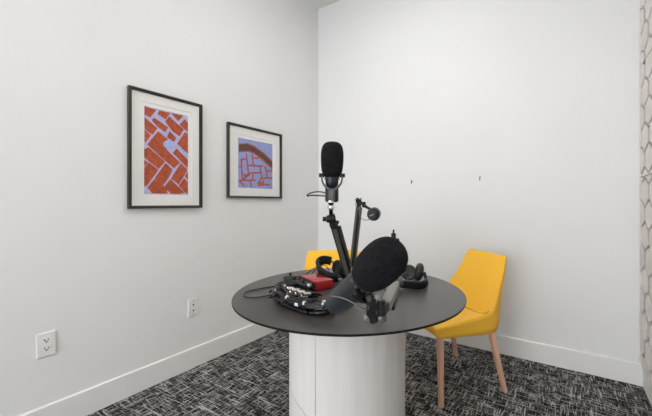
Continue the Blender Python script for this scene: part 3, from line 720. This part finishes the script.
# adapter lump and loose plugs left of the interface
ad = thing('power_adapter', 'small black plug adapter left of the red box', 'adapter', (1.052, -1.475, ZT))
Ra = Matrix.Rotation(.4, 3, 'Z')
MB().box((1.052, -1.475, ZT + .014), (.05, .036, .028), Ra).build('body', BLK, ad, bevel=.004)
MB().box((1.047, -1.468, ZT + .034), (.010, .010, .014), Ra).build('prong_cover', BLK, ad, bevel=.002)
lp = catmull([V((1.075, -1.550, ZT + .003)), V((1.0600, -1.5623, ZT + .003)), V((1.0341, -1.6204, ZT + .003)), V((1.0219, -1.6814, ZT + .003)), V((1.045, -1.722, ZT + .003)), V((1.085, -1.738, ZT + .003)), V((1.125, -1.708, ZT + .003)), V((1.145, -1.640, ZT + .003))], 8)
tag(MB().tube(lp, .0022, 8).build('looped_cable', RUB), 'thin black cable looping alone near the table\'s left edge', 'cable')
cl = thing('loose_plugs', 'black connector plugs lying between the adapter and the thin cable loop', 'cable', (1.10, -1.56, ZT))
for a, b, r in (((1.095, -1.580), (1.140, -1.586), .0085), ((1.105, -1.612), (1.135, -1.610), .0075), ((1.088, -1.565), (1.125, -1.560), .010)):
    MB().rcyl((a[0], a[1], ZT + r), (b[0], b[1], ZT + r + .004), r, .25, 14).build('plug', BLK, cl)
    d = V((b[0] - a[0], b[1] - a[1], 0)).normalized()
    MB().rcyl(V((a[0], a[1], ZT + r)) - d * .012, V((a[0], a[1], ZT + r)), r * .6, .2, 12).build('plug_tip', GREYM, cl)

# ------------------------------------------------------------------ headphones
def cup(t, c, axis, R=.038, th=.026):
    c, axis = V(c), V(axis).normalized()
    sh = MB().lathe(c, axis, [(0, R * .55), (.003, R * .8), (th * .45, R), (th * .6, R)], 32).build('ear_cup', BLK, t)
    MB().lathe(c + axis * th * .6, axis, [(0, R), (.004, R * 1.04), (.012, R * 1.02), (.018, R * .84), (.016, R * .62), (.006, R * .56), (.002, .0005)], 32).build('ear_pad', PAD, t)
HA = [ V((1.2376, -1.3646, 0.7661)), V((1.2156, -1.3762, 0.7643)), V((1.1860, -1.3855, 0.7719)), V((1.1493, -1.3791, 0.7855)), V((1.1173, -1.3579, 0.8016)), V((1.0971, -1.3234, 0.8140)), V((1.1038, -1.2955, 0.8201)), V((1.1266, -1.2692, 0.8124)) ]
HAc = [ V((1.2470, -1.3469, 0.7773)), V((1.1739, -1.2511, 0.7947)) ]
HB = [ V((1.5695, -1.1662, 0.7684)), V((1.5953, -1.2209, 0.7524)), V((1.5902, -1.2656, 0.7479)), V((1.5541, -1.3062, 0.7526)), V((1.5060, -1.3189, 0.7570)), V((1.4604, -1.2827, 0.7603)) ]
HBc = [ V((1.5060, -1.1828, 0.7841)), V((1.5478, -1.1682, 0.7862)) ]

ha = thing('headphones', 'black over-ear headphones behind the red box, headband curved up', 'headphones', (1.15, -1.29, ZT), 'headphones on the table')
MB().ribbon(catmull(HA, 6), (-.2, -.1, 1), .040, .016).build('headband', LEATH, ha)
cup(ha, HAc[0] + V((0, 0, .002)), (.25, .9, .15), .034); cup(ha, HAc[1] + V((.0, 0, -.012)), (-.15, -.9, .2), .034)
for i, (a, b) in enumerate(((HA[0], HAc[0]), (HA[-1], HAc[1]))): MB().bar(a, b + V((0, 0, -.012)), .012, .008).build('yoke_arm', GREYM, ha)
wire = catmull([V((1.135, -1.33, .772)), V((1.09, -1.31, .790)), V((1.045, -1.31, .770)), V((1.02, -1.345, ZT + .0025)), V((1.01, -1.40, ZT + .0025)), V((1.07, -1.42, ZT + .0025)), V((1.12, -1.39, ZT + .0025))], 7)
MB().tube(wire, .0022, 8).build('cord', RUB, ha)
MB().tube(catmull([p + V((.012, .02, .004)) if p.z > ZT + .01 else p + V((.02, .018, 0)) for p in wire[::7]], 7), .0022, 8).build('cord', RUB, ha)
hb = thing('headphones', 'black over-ear headphones right of the big tilted microphone, cups standing up', 'headphones', (1.55, -1.24, ZT), 'headphones on the table')
HB = [p + V((0, 0, .008)) for p in HB]
MB().ribbon(catmull(HB, 6), (0, -.45, .8), .030, .014).build('headband', LEATH, hb)
cup(hb, HBc[0], (.15, -.9, .15), .034, .020); cup(hb, HBc[1] + V((.012, .0, -.002)), (-.85, -.45, .25), .040, .022)
for a, b in ((HB[0], HBc[1]), (HB[-1], HBc[0])): MB().bar(a, b, .012, .008).build('yoke_arm', GREYM, hb)
MB().tube(catmull([HB[4] + V((0, -.008, .016)), HB[3] + V((0, -.008, .020)), HB[2] + V((0, -.004, .016)), HB[1] + V((0, 0, .015))], 6), .0028, 8).build('band_wire', GREYM, hb)
MB().tube(catmull([HB[4] + V((-.03, .02, -.0)), V((1.50, -1.345, ZT + .003)), V((1.53, -1.36, ZT + .003)), V((1.515, -1.375, ZT + .003)), V((1.47, -1.36, ZT + .003)), V((1.44, -1.31, ZT + .003))], 6), .0022, 8).build('cord', RUB, hb)

# ------------------------------------------------------------------ world, camera, view
wd = bpy.data.worlds.new('doorway_fill'); scene.world = wd; wd.use_nodes = True  # even background glow sent through the added doorway as fill
bg = wd.node_tree.nodes['Background']; bg.inputs['Color'].default_value = (.93, .965, 1, 1); bg.inputs["Strength"].default_value = 8.0
cd = bpy.data.cameras.new('camera'); cam = bpy.data.objects.new('camera', cd); C.objects.link(cam)
cam.location = CAM; cam.rotation_euler = (PI / 2, 0, .5646)
cd.sensor_width = 36; cd.lens = 36 * 323.835 / 652; cd.shift_x = (326 - 357.157) / 652; cd.shift_y = -(208 - 202.422) / 652; cd.clip_start = .02
scene.camera = cam
vs_ = scene.view_settings; vs_.view_transform = 'Standard'; vs_.look = 'None'; vs_.gamma = 1; vs_.use_curve_mapping = False; vs_.exposure = -0.17
